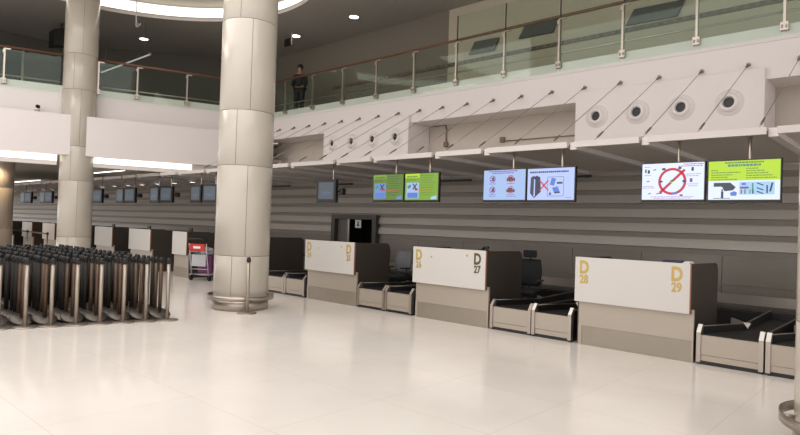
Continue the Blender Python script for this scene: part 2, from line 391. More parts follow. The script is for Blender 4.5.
# ================================================================= RAILINGS
def railing(name, label, ptf, posts, u0, u1, tall_from, zb, group=None, skip=None):
    """ptf(u, off) -> (x, y); off is towards the hall"""
    t = thing(name, label, 'railing', ptf(u0, 0.0) + (zb,))
    base = Vector(ptf(u0, 0.0) + (zb,))
    def loc(u, off, z): return Vector(ptf(u, off) + (z,)) - base
    dv = (loc(1, 0, 0) - loc(0, 0, 0)).normalized(); ang = math.atan2(dv.y, dv.x)
    for u in posts:
        m = MB(); M = Matrix.Translation(loc(u, 0.06, 0)) @ Matrix.Rotation(ang, 4, 'Z')
        z0 = zb - 0.12
        m.box(-0.022, 0.022, -0.035, 0.035, zb - 0.1, 6.13, STEEL, M)
        m.build('post', t)
        k = MB(); k.box(-0.06, 0.06, -0.05, 0.05, zb - 0.12, zb + 0.02, STEEL, M).box(-0.045, -0.02, -0.07, -0.05, zb - 0.08, zb - 0.03, DSTEEL, M).box(0.02, 0.045, -0.07, -0.05, zb - 0.08, zb - 0.03, DSTEEL, M)
        k.build('post_clamp', t)
        k = MB(); k.box(-0.02, 0.14, -0.02, 0.02, 6.12, 6.155, STEEL, M).box(-0.045, 0.02, -0.05, 0.02, 6.02, 6.10, STEEL, M); k.build('rail_bracket', t)
    MB().tube([loc(u0, 0.04, 6.2), loc(u1, 0.04, 6.2)], 0.034, BRONZE, 12).build('handrail', t)
    MB().tube([loc(u0, 0.1 - 0.1, 5.42), loc(u1, 0.0, 5.42)], 0.022, STEEL, 8).build('lower_rail', t)
    us = [u0] + list(posts) + [u1]
    for a_, b_ in zip(us[:-1], us[1:]):
        if b_ - a_ < 0.15: continue
        top = 6.78 if (tall_from is not None and a_ >= tall_from) else 6.12
        p, q = loc(a_ + 0.015, 0.10, 0), loc(b_ - 0.015, 0.10, 0); n2 = Vector((-dv.y, dv.x, 0)) * 0.012
        MB().prism([(p.x, p.y), (q.x, q.y), (q.x + n2.x, q.y + n2.y), (p.x + n2.x, p.y + n2.y)], top - (zb - 0.2), GLASS, Matrix.Translation((0, 0, -0.2))).build('glass_pane', t)
        if top > 6.2: MB().prism([(p.x, p.y), (p.x + dv.x * 0.022, p.y), (p.x + dv.x * 0.022, p.y + 0.018), (p.x, p.y + 0.018)], 0.6, BLACK, Matrix.Translation((0, 0, 6.18 - zb))).build('glass_edge', t)
    for c in t.children_recursive if False else [c for c in COL.objects if c.parent == t]:
        c.location.z -= base.z * 0 if False else 0
    return t
railing('balcony_railing', 'long glass railing with brown handrail above the duct boxes', lambda u, o: (u, CY - o), [-15.8 + 1.376 * i for i in range(13)], CX + 0.02, 2.0, -9.0, 5.2)
railing('balcony_railing', 'glass railing with brown handrail on the left balcony, left of the pale column', lambda u, o: tuple(L(u, o)), [-4.5, -3.1, -1.73], -6, -0.35, None, 5.3)
railing('balcony_railing', 'glass railing with brown handrail on the left balcony between the two columns', lambda u, o: tuple(L(u, o)), [0.6, 1.66, 3.1, 4.5], 0.5, UC - 0.12, None, 5.3)

# ================================================================= COLUMNS
def column(loc, r, label, joints, a0, top=8.45, ring=True):
    t = thing('round_column', label, 'column', loc)
    zs_ = [0.20] + joints + [top]
    for i in range(len(zs_) - 1):
        z0, z1 = zs_[i] + 0.004, zs_[i + 1] - 0.004; m = MB()
        for j in range(3):
            s0 = a0 + (0.45 if i % 2 else 0) + j * 2 * PI / 3 + 0.008; s1 = s0 + 2 * PI / 3 - 0.016
            m.lathe([(r - 0.02, z0), (r - 0.003, z0), (r, z0 + 0.004), (r, z1 - 0.004), (r - 0.003, z1), (r - 0.02, z1)], CREAM, 26, (0, 0, 0), s0, s1)
        m.build('cladding_panel', t)
    MB().lathe([(r - 0.012, 0.0), (r - 0.012, top)], JOINT, 64).build('core', t)
    MB().lathe([(r - 0.02, 0), (r + 0.006, 0), (r + 0.006, 0.19), (r - 0.02, 0.19)], STEEL, 64).build('steel_plinth', t)
    if ring:
        rr = r + 0.10
        MB().lathe([(rr - 0.012, 0.19), (rr, 0.185), (rr, 0.265), (rr - 0.012, 0.26), (rr - 0.012, 0.19)], STEEL, 64).build('bumper_ring', t)
        for k in range(6):
            a_ = a0 + k * PI / 3; c, s_ = math.cos(a_), math.sin(a_)
            MB().tube([((r - 0.01) * c, (r - 0.01) * s_, 0.225), ((rr - 0.006) * c, (rr - 0.006) * s_, 0.225)], 0.015, STEEL, 8).build('ring_bracket', t)
    return t
J = [0.97, 2.57, 3.55, 5.17, 6.19, 7.80]
column((-9.5, 6.15, 0), 0.49, 'big cream round column in the middle with a steel bumper ring', J, -0.93)
column((-18.6, 6.42, 0), 0.445, 'pale round column behind the packed queue posts, running up past the balcony', J, -0.7, ring=False)
column((-0.37, 5.65, 0), 0.49, 'cream column at the right edge with a steel bumper ring', J, 0.3)
column((-27.6, 6.75, 0), 0.46, 'far column at the left edge under the balcony', [0.97, 2.57], 0.0, top=3.6, ring=False)

# ================================================================= CHECK-IN COUNTERS
def counter(xr_, width, la, lb, label, dark_b=False, dots=False, depth=1.2, yoff=8.0, texts=True):
    xl_ = xr_ - width; t = thing('check_in_counter', label, 'counter', (xl_, yoff, 0)); W = width
    MB().cbox(0, W - 0.012, 0, 0.03, 0.61, 1.24, 0.004, LAMW).box(W - 0.012, W, 0.001, 0.03, 0.612, 1.238, EDGE).build('front_panel', t)
    MB().box(0.05, W + 0.03, 0.05, 0.09, 0.27, 0.66, LAMG).box(0.05, 0.10, 0.045, 0.09, 0.0, 0.27, LAMG).box(W + 0.01, W + 0.03, 0.05, 0.09, 0.0, 0.27, LAMG).build('counter_front', t)
    MB().box(0.10, W + 0.01, 0.055, 0.09, 0.0, 0.268, LAMK).build('plinth', t)
    def side(x0, x1):
        pts = [(0.03, 0.605), (0.095, 0.605), (0.095, 0.0), (depth, 0.0), (depth, 1.12)] + [(depth - 0.1 + 0.1 * math.cos(a_), 1.12 + 0.1 * math.sin(a_)) for a_ in (0.4, 0.8, 1.2)] + [(depth - 0.1, 1.225), (0.03, 1.235)]
        M = Matrix(((0, 0, 1, x0), (1, 0, 0, 0), (0, 1, 0, 0), (0, 0, 0, 1)))
        return MB().prism(pts, x1 - x0, DWOOD, M)
    side(W - 0.04, W - 0.001).build('end_panel', t); side(0.01, 0.045).build('end_panel', t)
    MB().box(0.045, W - 0.04, 0.09, 0.35, 1.16, 1.2, DWOOD).build('transaction_shelf', t)
    MB().box(0.045, W - 0.04, 0.35, 1.1, 0.72, 0.75, DWOOD).build('desk_top', t)
    if texts:
        for s_, x, mm in ((la, 0.135, GOLD), (lb, W - 0.17, OLIVE if dark_b else GOLD)):
            big, num = 'D', s_
            SX = Matrix.Diagonal((0.78, 1, 1, 1)); M1 = Matrix.Translation((x, -0.001, 1.015)) @ FRONT @ SX; M2 = Matrix.Translation((x, -0.001, 0.875)) @ FRONT @ SX
            glyphs(big, 0.25, mm, t, 'gate_letter', M1, bold=0.009); glyphs(num, 0.165, mm, t, 'gate_number', M2, bold=0.005)
    if dots:
        for x, z in ((0.42, 1.08), (W - 0.38, 1.145)):
            M = Matrix.Translation((x, -0.001, z)) @ FRONT; tmp = MB()
            tmp.prism([(0.018 * math.cos(a_), 0.018 * math.sin(a_)) for a_ in [k * PI / 6 for k in range(12)]], 0.003, GOLD, M); tmp.build('round_sticker', t)
    return t
counter(-2.34, 1.55, '28', '29', 'white fronted check-in counter lettered D 28 and D 29, nearest on the right')
counter(-5.41, 1.55, '26', '27', 'white fronted check-in counter lettered D 26 and D 27, with a darker right number', True, True, depth=1.1)
counter(-8.47, 1.52, '24', '25', 'white fronted check-in counter lettered D 24 and D 25, in front of the staff doorway', False, True, depth=1.0)
counter(-11.54, 1.52, '22', '23', 'check-in counter mostly behind the big cream column, its dark end panel showing right of it', texts=False)
counter(-15.03, 0.80, '', '', 'narrow white fronted check-in counter beside the luggage trolley', texts=False)
counter(-17.17, 1.45, '', '', 'far check-in counter, second white panel left of the luggage trolley, right of the pale column', texts=False)
counter(-19.87, 1.43, '', '', 'far check-in counter just right of the pale left column', texts=False)
counter(-22.6, 1.43, '', '', 'far check-in counter behind the pale left column', texts=False)
counter(-25.2, 1.40, '', '', 'far check-in counter just left of the pale left column', texts=False)
counter(-27.9, 1.30, '', '', 'far check-in counter, second white panel left of the pale left column', texts=False)
counter(-30.6, 1.40, '', '', 'farthest check-in counter at the left edge of the picture', texts=False)

# ================================================================= CONVEYORS
WTIP = mat('white_post_cap', rgb(232, 226, 218), 0.5)
def conveyor(x0, wd, label, cap=True):
    t = thing('weighing_conveyor', label, 'conveyor', (x0, 8.05, 0)); W = wd
    MB().box(0.05, W - 0.05, 0.0, 0.03, 0.05, 0.12, LAMG).box(0.05, W - 0.05, -0.004, 0.03, 0.125, 0.365, LAMG).box(0.35, 0.37, -0.012, 0.0, 0.03, 0.05, BLACK).build('front_plate', t)
    MB().box(0.02, W - 0.02, 0.02, 1.9, 0.0, 0.05, BLACK).build('toe_recess', t)
    for s_ in (0, 1):
        xx = 0 if s_ == 0 else W - 0.05
        pts = [(-0.02, 0.03), (0.05, 0.03), (0.08, 0.46), (0.06, 0.48), (-0.02, 0.39)]
        M = Matrix(((0, 0, 1, xx), (1, 0, 0, 0), (0, 1, 0, 0), (0, 0, 0, 1)))
        MB().prism(pts, 0.05, STEEL, M).build('corner_post', t)
        if cap:
            pts = [(-0.022, 0.392), (0.058, 0.483), (0.085, 0.478), (0.085, 0.486), (0.056, 0.492), (-0.026, 0.396)]
            MB().prism(pts, 0.05, WTIP, M).build('post_cap', t)
    k = min(0.36, W * 0.5)
    low = [(0.05, 0.03), (W - 0.05, 0.03), (W - 0.05, 2.4), (k, 2.4), (k, 0.9), (0.05, 0.1)]
    MB().prism(low, 0.04, BELT, Matrix.Translation((0, 0, 0.335))).build('belt', t)
    def wall(pts, name, th=0.025):
        m = MB(); e = MB()
        for (xa, ya, za), (xb, yb2, zb2) in zip(pts[:-1], pts[1:]):
            d_ = Vector((xb - xa, yb2 - ya)).normalized(); n_ = Vector((-d_.y, d_.x)) * th
            vs = [(xa, ya, .05), (xb, yb2, .05), (xb + n_.x, yb2 + n_.y, .05), (xa + n_.x, ya + n_.y, .05), (xa, ya, za), (xb, yb2, zb2), (xb + n_.x, yb2 + n_.y, zb2), (xa + n_.x, ya + n_.y, za)]
            m.add(vs, [(0, 3, 2, 1), (4, 5, 6, 7), (0, 1, 5, 4), (1, 2, 6, 5), (2, 3, 7, 6), (3, 0, 4, 7)], BLACK)
            e.tube([(xa + n_.x / 2, ya + n_.y / 2, za + .005), (xb + n_.x / 2, yb2 + n_.y / 2, zb2 + .005)], 0.008, DSTEEL, 6)
        o = m.build(name, t); e.build('edge_trim', o)
    wall([(0.025, 0.08, 0.455), (k, 0.88, 0.455), (k, 1.3, 0.47), (k, 2.4, 0.5)], 'guard_wall')
    wall([(W - 0.01, 0.08, 0.44), (W - 0.01, 2.4, 0.44)], 'side_skirt')
    if cap: MB().prism([(0, 0), (0.035, 0.075), (-0.055, 0.075)], 0.01, WTIP, Matrix.Translation((k + 0.02, 0.85, 0.40)) @ FRONT).build('guard_tip', t)
    MB().box(0.04, k - 0.03, 0.95, 2.35, 0.05, 0.30, DARKWALL).build('rear_casing', t)
    pts = [(0.06, 0.30)] + [(0.06 + 0.27 * q / 6, 0.42 + 0.035 * math.cos(q / 6 * PI)) for q in range(7)] + [(0.33, 0.30)]
    MB().prism(pts, 0.02, STEEL, Matrix(((1, 0, 0, 0), (0, 0, 1, 1.35), (0, 1, 0, 0), (0, 0, 0, 1)))).build('cover_sheet', t)
    return t
conveyor(-2.27, 0.73, 'stainless baggage belt touching the dark end of the nearest white counter')
conveyor(-1.52, 0.73, 'stainless baggage belt at the right edge beside the cream column')
conveyor(-5.33, 0.73, 'stainless baggage belt before the tall black chair, right of the middle white counter', False)
conveyor(-4.585, 0.64, 'stainless baggage belt touching the left side of the nearest white counter')
conveyor(-8.40, 0.73, 'stainless baggage belt touching the dark end of the counter before the doorway', False)
conveyor(-7.655, 0.66, 'stainless baggage belt before the grey covered office chair, left of the middle white counter', False)
conveyor(-11.47, 0.73, 'stainless baggage belt just right of the big cream column', False)
conveyor(-10.725, 0.70, 'stainless baggage belt left of the white counter that stands before the doorway', False)
for x in (-19.8, -22.5): conveyor(x, 1.1, 'far baggage belt between counters behind the queue posts', False)
for ob in [o for o in COL.objects if o.name.startswith('weighing_conveyor') and o.location.x < -18]: ob['group'] = 'far baggage belts'
# collecting belt behind the counters
t = thing('collector_belt', 'long dark baggage belt running along the metal back wall', 'conveyor', (-10, 10.95, 0))
MB().box(-7, 10, -0.45, 0.45, 0.42, 0.46, BELT).build('belt', t)
MB().box(-7, 10, 0.46, 0.52, 0.0, 0.62, STEEL).box(-7, 10, -0.52, -0.46, 0.0, 0.44, BLACK).build('side_frame', t)

# ================================================================= SCREENS
def disc(m, cx, cz, r, mt, y, n=20):
    M = Matrix.Translation((cx, y, cz)) @ FRONT
    m.prism([(r * math.cos(2 * PI * k / n), r * math.sin(2 * PI * k / n)) for k in range(n)], 0.0006, mt, M)
def ringm(m, cx, cz, r0, r1, mt, y, n=32):
    vs = []; 
    for k in range(n):
        a_ = 2 * PI * k / n; vs += [(cx + r0 * math.cos(a_), y, cz + r0 * math.sin(a_)), (cx + r1 * math.cos(a_), y, cz + r1 * math.sin(a_))]
    m.add(vs, [(2 * k, 2 * k + 1, (2 * k + 3) % (2 * n), (2 * k + 2) % (2 * n)) for k in range(n)], mt)
def bar(m, xa, za, xb, zb, wd, mt, y):
    p = Vector((xa, za)); q = Vector((xb, zb)); d_ = (q - p).normalized(); n_ = Vector((-d_.y, d_.x)) * wd / 2
    m.add([(c.x, y, c.y) for c in (p - n_, q - n_, q + n_, p + n_)], [(0, 1, 2, 3)], mt)
def rect(m, x0, x1, z0, z1, mt, y): m.add([(x0, y, z0), (x1, y, z0), (x1, y, z1), (x0, y, z1)], [(0, 1, 2, 3)], mt)
def poly(m, pts, mt, y): m.add([(p[0], y, p[1]) for p in pts], [tuple(range(len(pts)))], mt)
def textrow(m, x0, x1, z, h, mt, y, rnd):      # a line of unreadably small words
    x = x0
    while x < x1 - 0.006:
        ww = min(rnd.uniform(0.012, 0.04), x1 - x); rect(m, x, x + ww, z, z + h, mt, y); x += ww + 0.006
E = lambda n, r, g, b, s=1.0: emis('screen_' + n, rgb(r, g, b), s)
BLUEW = E('pale_blue', 158, 184, 226); BLUEW2 = E('lilac_white', 178, 194, 242); WHT = E('white', 222, 232, 255); LIME = E('lime', 178, 214, 40); GRN = E('green', 120, 160, 44)
GRD = E('dim_green', 92, 122, 46); INK = E('ink', 40, 44, 74); REDS = E('red', 190, 44, 66); PINKT = E('pink_text', 170, 110, 160); GTX = E('green_text', 96, 128, 50)
DKG = E('dark_grey_picture', 54, 60, 74); BLU = E('blue', 84, 120, 200); TEAL = E('teal', 70, 130, 120); LBL = E('light_blue', 160, 200, 236); PUR = E('violet', 120, 70, 150)
DIMW = E('dim_blue_text_area', 104, 136, 196)
def display(loc, rz, wd, ht, label, art, group=None, pole_x=0.0, pole_top=2.9):
    t = thing('hanging_screen', label, 'screen', loc, rz, group)
    b_ = 0.016
    MB().cbox(-wd / 2, wd / 2, 0.0, 0.06, 0, ht, 0.006, BLACK).build('housing', t)
    m = MB(); y = -0.002; rect(m, -wd / 2 + b_, wd / 2 - b_, 0.035, ht - b_, art.bgm, y); art(m, -wd / 2 + b_, 0.035, wd - 2 * b_, ht - b_ - 0.035, y); m.build('screen', t)
    MB().tube([(pole_x, 0.09, ht * 0.4), (pole_x, 0.09, pole_top - loc[2])], 0.018, STEEL, 10).box(pole_x - 0.07, pole_x + 0.07, 0.06, 0.09, ht * 0.3, ht * 0.7, BLACK).build('pole', t)
    MB().tube([(pole_x, 0.09, pole_top - loc[2] - 0.02), (pole_x, 0.09, pole_top - loc[2])], 0.05, STEEL, 16).build('ceiling_plate', t)
    return t
def art_no_symbol(m, x, z, w_, h_, y):
    rnd = random.Random(3); X = lambda u: x + u * w_; Z = lambda v: z + v * h_
    y1 = y - 0.001; y2 = y - 0.002
    ringm(m, X(0.5), Z(0.5), h_ * 0.30, h_ * 0.37, REDS, y1); bar(m, X(0.5) - 0.16, Z(0.5) - 0.155, X(0.5) + 0.16, Z(0.5) + 0.155, 0.035, REDS, y1)
    for u, v, a_, b_ in ((0.36, 0.84, .035, .03), (0.62, 0.86, .03, .03), (0.32, 0.5, .03, .025), (0.69, 0.5, .03, .03), (0.54, 0.17, .05, .03), (0.65, 0.12, .03, .02)): rect(m, X(u) - a_ / 1.5, X(u) + a_ / 1.5, Z(v) - b_ / 2, Z(v) + b_ / 2, INK if v != 0.17 else BLU, y2)
    for u, v, a_ in ((0.06, 0.80, .02), (0.11, 0.78, .03), (0.82, 0.82, .03), (0.80, 0.52, .035)): rect(m, X(u) - a_ / 2, X(u) + a_ / 2, Z(v) - 0.025, Z(v) + 0.025, PUR if v < .6 else INK, y2)
    for u, v in ((0.21, 0.82), (0.1, 0.5), (0.13, 0.16), (0.27, 0.16), (0.32, 0.165)): bar(m, X(u) - 0.02, Z(v), X(u) + 0.02, Z(v) + 0.01, 0.012, DKG, y2)
    poly(m, [(X(0.46), Z(0.49)), (X(0.5), Z(0.56)), (X(0.54), Z(0.52)), (X(0.5), Z(0.44))], LIME, y2); bar(m, X(.47), Z(.5), X(.53), Z(.53), .02, INK, y2 - .001)
    textrow(m, X(0.68), X(0.99), Z(0.945), 0.012, REDS, y1, rnd); textrow(m, X(0.6), X(0.99), Z(0.895), 0.012, PINKT, y1, rnd)
    for a_, b_, v in ((.04, .15, .67), (.7, .95, .68), (.72, .92, .63), (.02, .2, .36), (.02, .22, .32), (.76, .9, .36), (.74, .92, .41), (.15, .85, .07), (.2, .8, .03), (.04, .14, .9)): textrow(m, X(a_), X(b_), Z(v), 0.008, PINKT, y1, rnd)
art_no_symbol.bgm = WHT
def art_cabin(m, x, z, w_, h_, y):
    rnd = random.Random(4); X = lambda u: x + u * w_; Z = lambda v: z + v * h_; y1 = y - 0.001; y2 = y - 0.002; y3 = y - 0.003
    rect(m, x, x + w_, Z(0.49), z + h_, LIME, y1)
    textrow(m, X(0.24), X(0.78), Z(0.93), 0.02, GTX, y2, rnd); textrow(m, X(0.28), X(0.74), Z(0.85), 0.028, TEAL, y2, rnd)
    for v, b_ in ((.75, .14), (.69, .46), (.63, .36), (.57, .28), (.51, .42)): textrow(m, X(0.04), X(b_), Z(v), 0.012, GTX, y2, rnd)
    for v, b_ in ((.78, .72), (.72, .8), (.66, .84), (.6, .9), (.54, .96)): textrow(m, X(0.54), X(b_), Z(v), 0.012, GTX, y2, rnd)
    rect(m, X(.45), X(.93), Z(.13), Z(.45), LBL, y1 - .0005)
    poly(m, [(X(.08), Z(.34)), (X(.08), Z(.44)), (X(.32), Z(.44)), (X(.40), Z(.32)), (X(.36), Z(.24)), (X(.24), Z(.22)), (X(.2), Z(.34))], DKG, y2)
    poly(m, [(X(.33), Z(.1)), (X(.32), Z(.18)), (X(.38), Z(.22)), (X(.42), Z(.18)), (X(.41), Z(.1))], BLU, y3)
    rect(m, X(.19), X(.225), Z(.03), Z(.22), INK, y2); disc(m, X(.207), Z(.25), .012, INK, y2); rect(m, X(.08), X(.32), Z(.03), Z(.045), INK, y2)
    rect(m, X(.46), X(.58), Z(.28), Z(.33), PUR, y2); rect(m, X(.48), X(.54), Z(.37), Z(.43), BLU, y2)
    for u, c in ((.48, REDS), (.53, TEAL), (.60, GRN), (.64, INK)): rect(m, X(u) - .008, X(u) + .008, Z(.15), Z(.26), c, y2)
    rect(m, X(.625), X(.645), Z(.2), Z(.42), TEAL, y2)
    for a_ in (.15, .24, .36): bar(m, X(.69), Z(a_ + .06), X(.78), Z(a_), .014, DKG, y2)
    rect(m, X(.82), X(.84), Z(.16), Z(.36), INK, y2); bar(m, X(.87), Z(.2), X(.9), Z(.42), .02, INK, y2)
art_cabin.bgm = WHT
def art_four(m, x, z, w_, h_, y):
    rnd = random.Random(5); X = lambda u: x + u * w_; Z = lambda v: z + v * h_; y1 = y - 0.001; y2 = y - 0.002
    for a_, b_, v in ((.12, .82, .94), (.2, .72, .88)): textrow(m, X(a_), X(b_), Z(v), 0.016, PUR, y1, rnd)
    for u, v in ((.22, .7), (.66, .7), (.22, .33), (.66, .33)):
        if u > .5: rect(m, X(u) - .08, X(u) + .08, Z(v) - .04, Z(v) + .01, DKG, y1); rect(m, X(u) - .05, X(u) + .03, Z(v) + .01, Z(v) + .035, DKG, y1)
        else: poly(m, [(X(u) - .03, Z(v) - .03), (X(u) + .04, Z(v) - .035), (X(u) + .03, Z(v) + .04), (X(u), Z(v) + .03)], DKG, y1)
        ringm(m, X(u), Z(v), .048, .06, REDS if u > .5 else PUR, y2, 20); bar(m, X(u) - .038, Z(v) + .038, X(u) + .038, Z(v) - .038, .01, REDS, y2)
        textrow(m, X(u) - .07, X(u) + .07, Z(v) - .085, .01, PUR, y1, rnd)
    textrow(m, X(.14), X(.3), Z(.1), .01, BLU, y1, rnd); textrow(m, X(.56), X(.8), Z(.1), .01, BLU, y1, rnd)
art_four.bgm = BLUEW
def art_case(m, x, z, w_, h_, y):
    rnd = random.Random(6); X = lambda u: x + u * w_; Z = lambda v: z + v * h_; y1 = y - 0.001; y2 = y - 0.002; y3 = y - .003
    textrow(m, X(.05), X(.88), Z(.86), .026, INK, y1, rnd)
    poly(m, [(X(.06), Z(.22)), (X(.15), Z(.06)), (X(.17), Z(.7)), (X(.14), Z(.78)), (X(.07), Z(.72))], DKG, y1)
    poly(m, [(X(.15), Z(.06)), (X(.30), Z(.26)), (X(.28), Z(.72)), (X(.2), Z(.78)), (X(.15), Z(.74))], INK, y1)
    poly(m, [(X(.14), Z(.1)), (X(.17), Z(.12)), (X(.17), Z(.66)), (X(.145), Z(.68))], BLUEW2, y2)
    bar(m, X(.27), Z(.3), X(.46), Z(.62), .022, REDS, y3); bar(m, X(.27), Z(.62), X(.46), Z(.3), .022, REDS, y3)
    for a_ in (((.44, .12), (.78, .12)), ((.78, .12), (.78, .72)), ((.78, .72), (.44, .72)), ((.44, .72), (.44, .12))): bar(m, X(a_[0][0]), Z(a_[0][1]), X(a_[1][0]), Z(a_[1][1]), .006, INK, y1)
    poly(m, [(X(.49), Z(.48)), (X(.58), Z(.44)), (X(.62), Z(.66)), (X(.53), Z(.7))], BLU, y2)
    poly(m, [(X(.54), Z(.38)), (X(.66), Z(.42)), (X(.7), Z(.26)), (X(.58), Z(.24))], BLU, y2); poly(m, [(X(.58), Z(.24)), (X(.7), Z(.26)), (X(.72), Z(.22)), (X(.6), Z(.2))], INK, y2)
    rect(m, X(.64), X(.76), Z(.5), Z(.56), DKG, y2); poly(m, [(X(.47), Z(.16)), (X(.53), Z(.16)), (X(.5), Z(.27))], DKG, y2)
    textrow(m, X(.82), X(.94), Z(.06), .008, BLU, y1, rnd)
art_case.bgm = BLUEW2
def art_green(dim):
    def f(m, x, z, w_, h_, y):
        rnd = random.Random(8); X = lambda u: x + u * w_; Z = lambda v: z + v * h_; y1 = y - 0.001; y2 = y - 0.002
        T = GTX if not dim else E('dim_text', 66, 90, 40)
        rect(m, x, X(.44), Z(.84), Z(1), LIME if not dim else GRN, y1); textrow(m, X(.05), X(.4), Z(.86), .03, T, y2, rnd); textrow(m, X(.05), X(.32), Z(.74), .02, T, y2, rnd)
        for i in range(9): textrow(m, X(.48), X(rnd.uniform(.8, .96)), Z(.9 - .09 * i), .014, T if i % 3 else (REDS if i == 6 else T), y2, rnd)
        rect(m, X(.05), X(.43), Z(.06), Z(.66), BLUEW if not dim else DIMW, y1)
        poly(m, [(X(.06), Z(.5)), (X(.12), Z(.42)), (X(.2), Z(.52)), (X(.16), Z(.6))], TEAL, y2)
        bar(m, X(.24), Z(.62), X(.36), Z(.4), .025, INK, y2); bar(m, X(.24), Z(.4), X(.37), Z(.62), .025, INK, y2); rect(m, X(.3), X(.4), Z(.36), Z(.44), REDS, y2)
        rect(m, X(.08), X(.4), Z(.08), Z(.28), BLU, y2)
        poly(m, [(X(.78), Z(.03)), (X(.96), Z(.03)), (X(.96), Z(.16)), (X(.82), Z(.12))], LBL if not dim else DIMW, y2)
    f.bgm = GRN if not dim else GRD
    return f
TVW, TVH = 0.84, 0.55
display((-2.76, 8.5, 2.04), 0, TVW, TVH, 'white hanging screen showing a big red prohibition circle', art_no_symbol, pole_x=0.05)
display((-1.90, 8.5, 2.035), 0, TVW, TVH, 'hanging screen with lime green top half, rightmost of the row', art_cabin, pole_x=0.05)
display((-5.44, 8.5, 2.05), 0, TVW, TVH, 'pale blue hanging screen showing four small warning circles', art_four, pole_x=0.12)
display((-4.59, 8.5, 2.045), 0, TVW, TVH, 'lilac hanging screen showing a suitcase crossed out with a red X', art_case, pole_x=0.15)
display((-8.11, 8.5, 2.06), 0, TVW, TVH, 'dimmer green hanging screen, left one of the green pair', art_green(True), pole_x=0.13)
display((-7.25, 8.5, 2.055), 0, TVW, TVH, 'brighter green hanging screen, right one of the green pair', art_green(False), pole_x=0.13)
# small monitors
SCRG = emis('screen_dull_blue_grey', rgb(66, 76, 84), 1.0)
def monitor(loc, rz, label, group, wd=0.56, ht=0.50, side_box=True, proto=True):
    t = thing('hanging_monitor', label, 'monitor', loc, rz, group)
    MB().cbox(-wd / 2, wd / 2, 0, 0.09, 0, ht, 0.01, BLACK).build('housing', t)
    m = MB(); rect(m, -wd / 2 + .06, wd / 2 - .06, .07, ht - .06, SCRG, -0.002); rnd = random.Random(2)
    textrow(m, -wd / 4, wd / 4, ht * .42, .02, E('monitor_text', 80, 100, 124), -.003, rnd); textrow(m, -wd / 6, wd / 6, ht * .34, .02, E('monitor_text', 80, 100, 124), -.003, rnd); m.build('screen', t)
    MB().tube([(0.1, 0.12, ht * .4), (0.1, 0.12, 2.93 - loc[2])], 0.016, STEEL, 8).box(0.04, 0.16, 0.09, 0.13, ht * .3, ht * .7, BLACK).build('pole', t)
    MB().tube([(0.2, 0.12, ht * .5), (wd / 2 + 0.08, 0.13, ht * .5)], 0.02, BLACK, 8).cbox(wd / 2 + 0.02, wd / 2 + 0.12, 0.08, 0.2, ht * .35, ht * .62, .008, BLACK).build('bracket', t)
    return t
m0 = monitor((-9.97, 8.5, 2.05), 0.12, 'single small dim monitor right of the big cream column', None)
cent = [-15.2, -17.72, -20.25, -22.95, -25.5, -28.1, -30.8]
reg(m0)
names = ['nearest pair left of the big cream column', 'second pair left of the big cream column', 'third pair left of the big cream column', 'pair just right of the pale left column', 'pair just left of the pale left column', 'second pair left of the pale left column', 'farthest pair at the left edge']
for i, c in enumerate(cent):
    for s_, sn in ((-1, 'left'), (1, 'right')):
        dup(m0, (c + s_ * 0.385, 8.5, 2.06), 0.1 * s_ + 0.12, 'small dark hanging monitor, %s one of the %s' % (sn, names[i]), 'small monitors under the far canopy')
# slim black bars on the metal wall
for x0, x1_, lab in ((-17.6, -16.5, 'slim black bar on the metal wall beside the big cream column'), (-14.5, -13.4, 'slim black bar on the metal wall behind the single small monitor'), (-10.2, -8.96, 'slim black bar on the metal wall between the green and blue screens'), (-7.2, -5.75, 'slim black bar on the metal wall right of the crossed out suitcase screen')):
    t = thing('wall_bar', lab, 'bar', ((x0 + x1_) / 2, 12.5, 2.8)); h_ = (x1_ - x0) / 2
    MB().cbox(-h_, h_, -0.03, 0.0, 0, 0.05, 0.005, BLACK).build('bar', t); MB().box(-h_ + .1, -h_ + .16, 0, 0.07, 0.0, 0.05, BLACK).box(h_ - .16, h_ - .1, 0, .07, 0, .05, BLACK).build('bracket', t)

# ================================================================= LIGHTS ON CEILINGS
def downlight(loc, label, group, r=0.11):
    t = thing('downlight', label, 'ceiling light', loc, 0, group)
    MB().lathe([(r, 0.0), (r + 0.02, -0.012), (r + 0.035, 0.0)], WHITE, 24).build('trim_ring', t)
    MB().lathe([(0.0, -0.006), (r, -0.006)], LAMP, 24).build('diffuser', t)
    if loc[2] < 3: MB().lathe([(r + 0.02, -0.005), (r + 0.02, 0.08)], WHITE, 20).build('housing', t)
    return t
d0 = downlight((-13.6, 12.48, 8.0), 'round downlight in the upper ceiling right of the big column, nearer the picture centre', 'round lights in the upper ceiling', 0.14); reg(d0)
dup(d0, (-16.6, 12.56, 8.0), 0, 'round downlight in the upper ceiling just right of the big column'); dup(d0, (-21.38, 9.45, 8.0), 0, 'round downlight in the dark ceiling between the two columns')
d1_ = downlight((-19.1, 10.3, 2.855), 'small round light in a row under the far left canopy', 'row of round lights under the far canopy', 0.10); reg(d1_)
for i in range(1, 19): dup(d1_, (-19.1 - 1.33 * i, 10.3 + 0.02 * i, 2.855))
for x0, x1_, y_, z_, lab in ((-46, -39.7, 11.7, 3.61, 'thin linear light under the balcony ceiling, left of the pale column'), (-30.5, -26.2, 10.95, 3.61, 'thin linear light under the balcony ceiling, right of the pale column'), (-31.5, -28.0, 7.1, 3.61, 'short linear light under the balcony ceiling at the left edge')):
    t = thing('linear_light', lab, 'ceiling light', ((x0 + x1_) / 2, y_, z_)); h_ = (x1_ - x0) / 2
    MB().box(-h_, h_, -0.06, 0.06, -0.02, 0.0, WHITE).build('housing', t); MB().box(-h_ + .02, h_ - .02, -.045, .045, -.028, -.02, LAMP).build('diffuser', t)
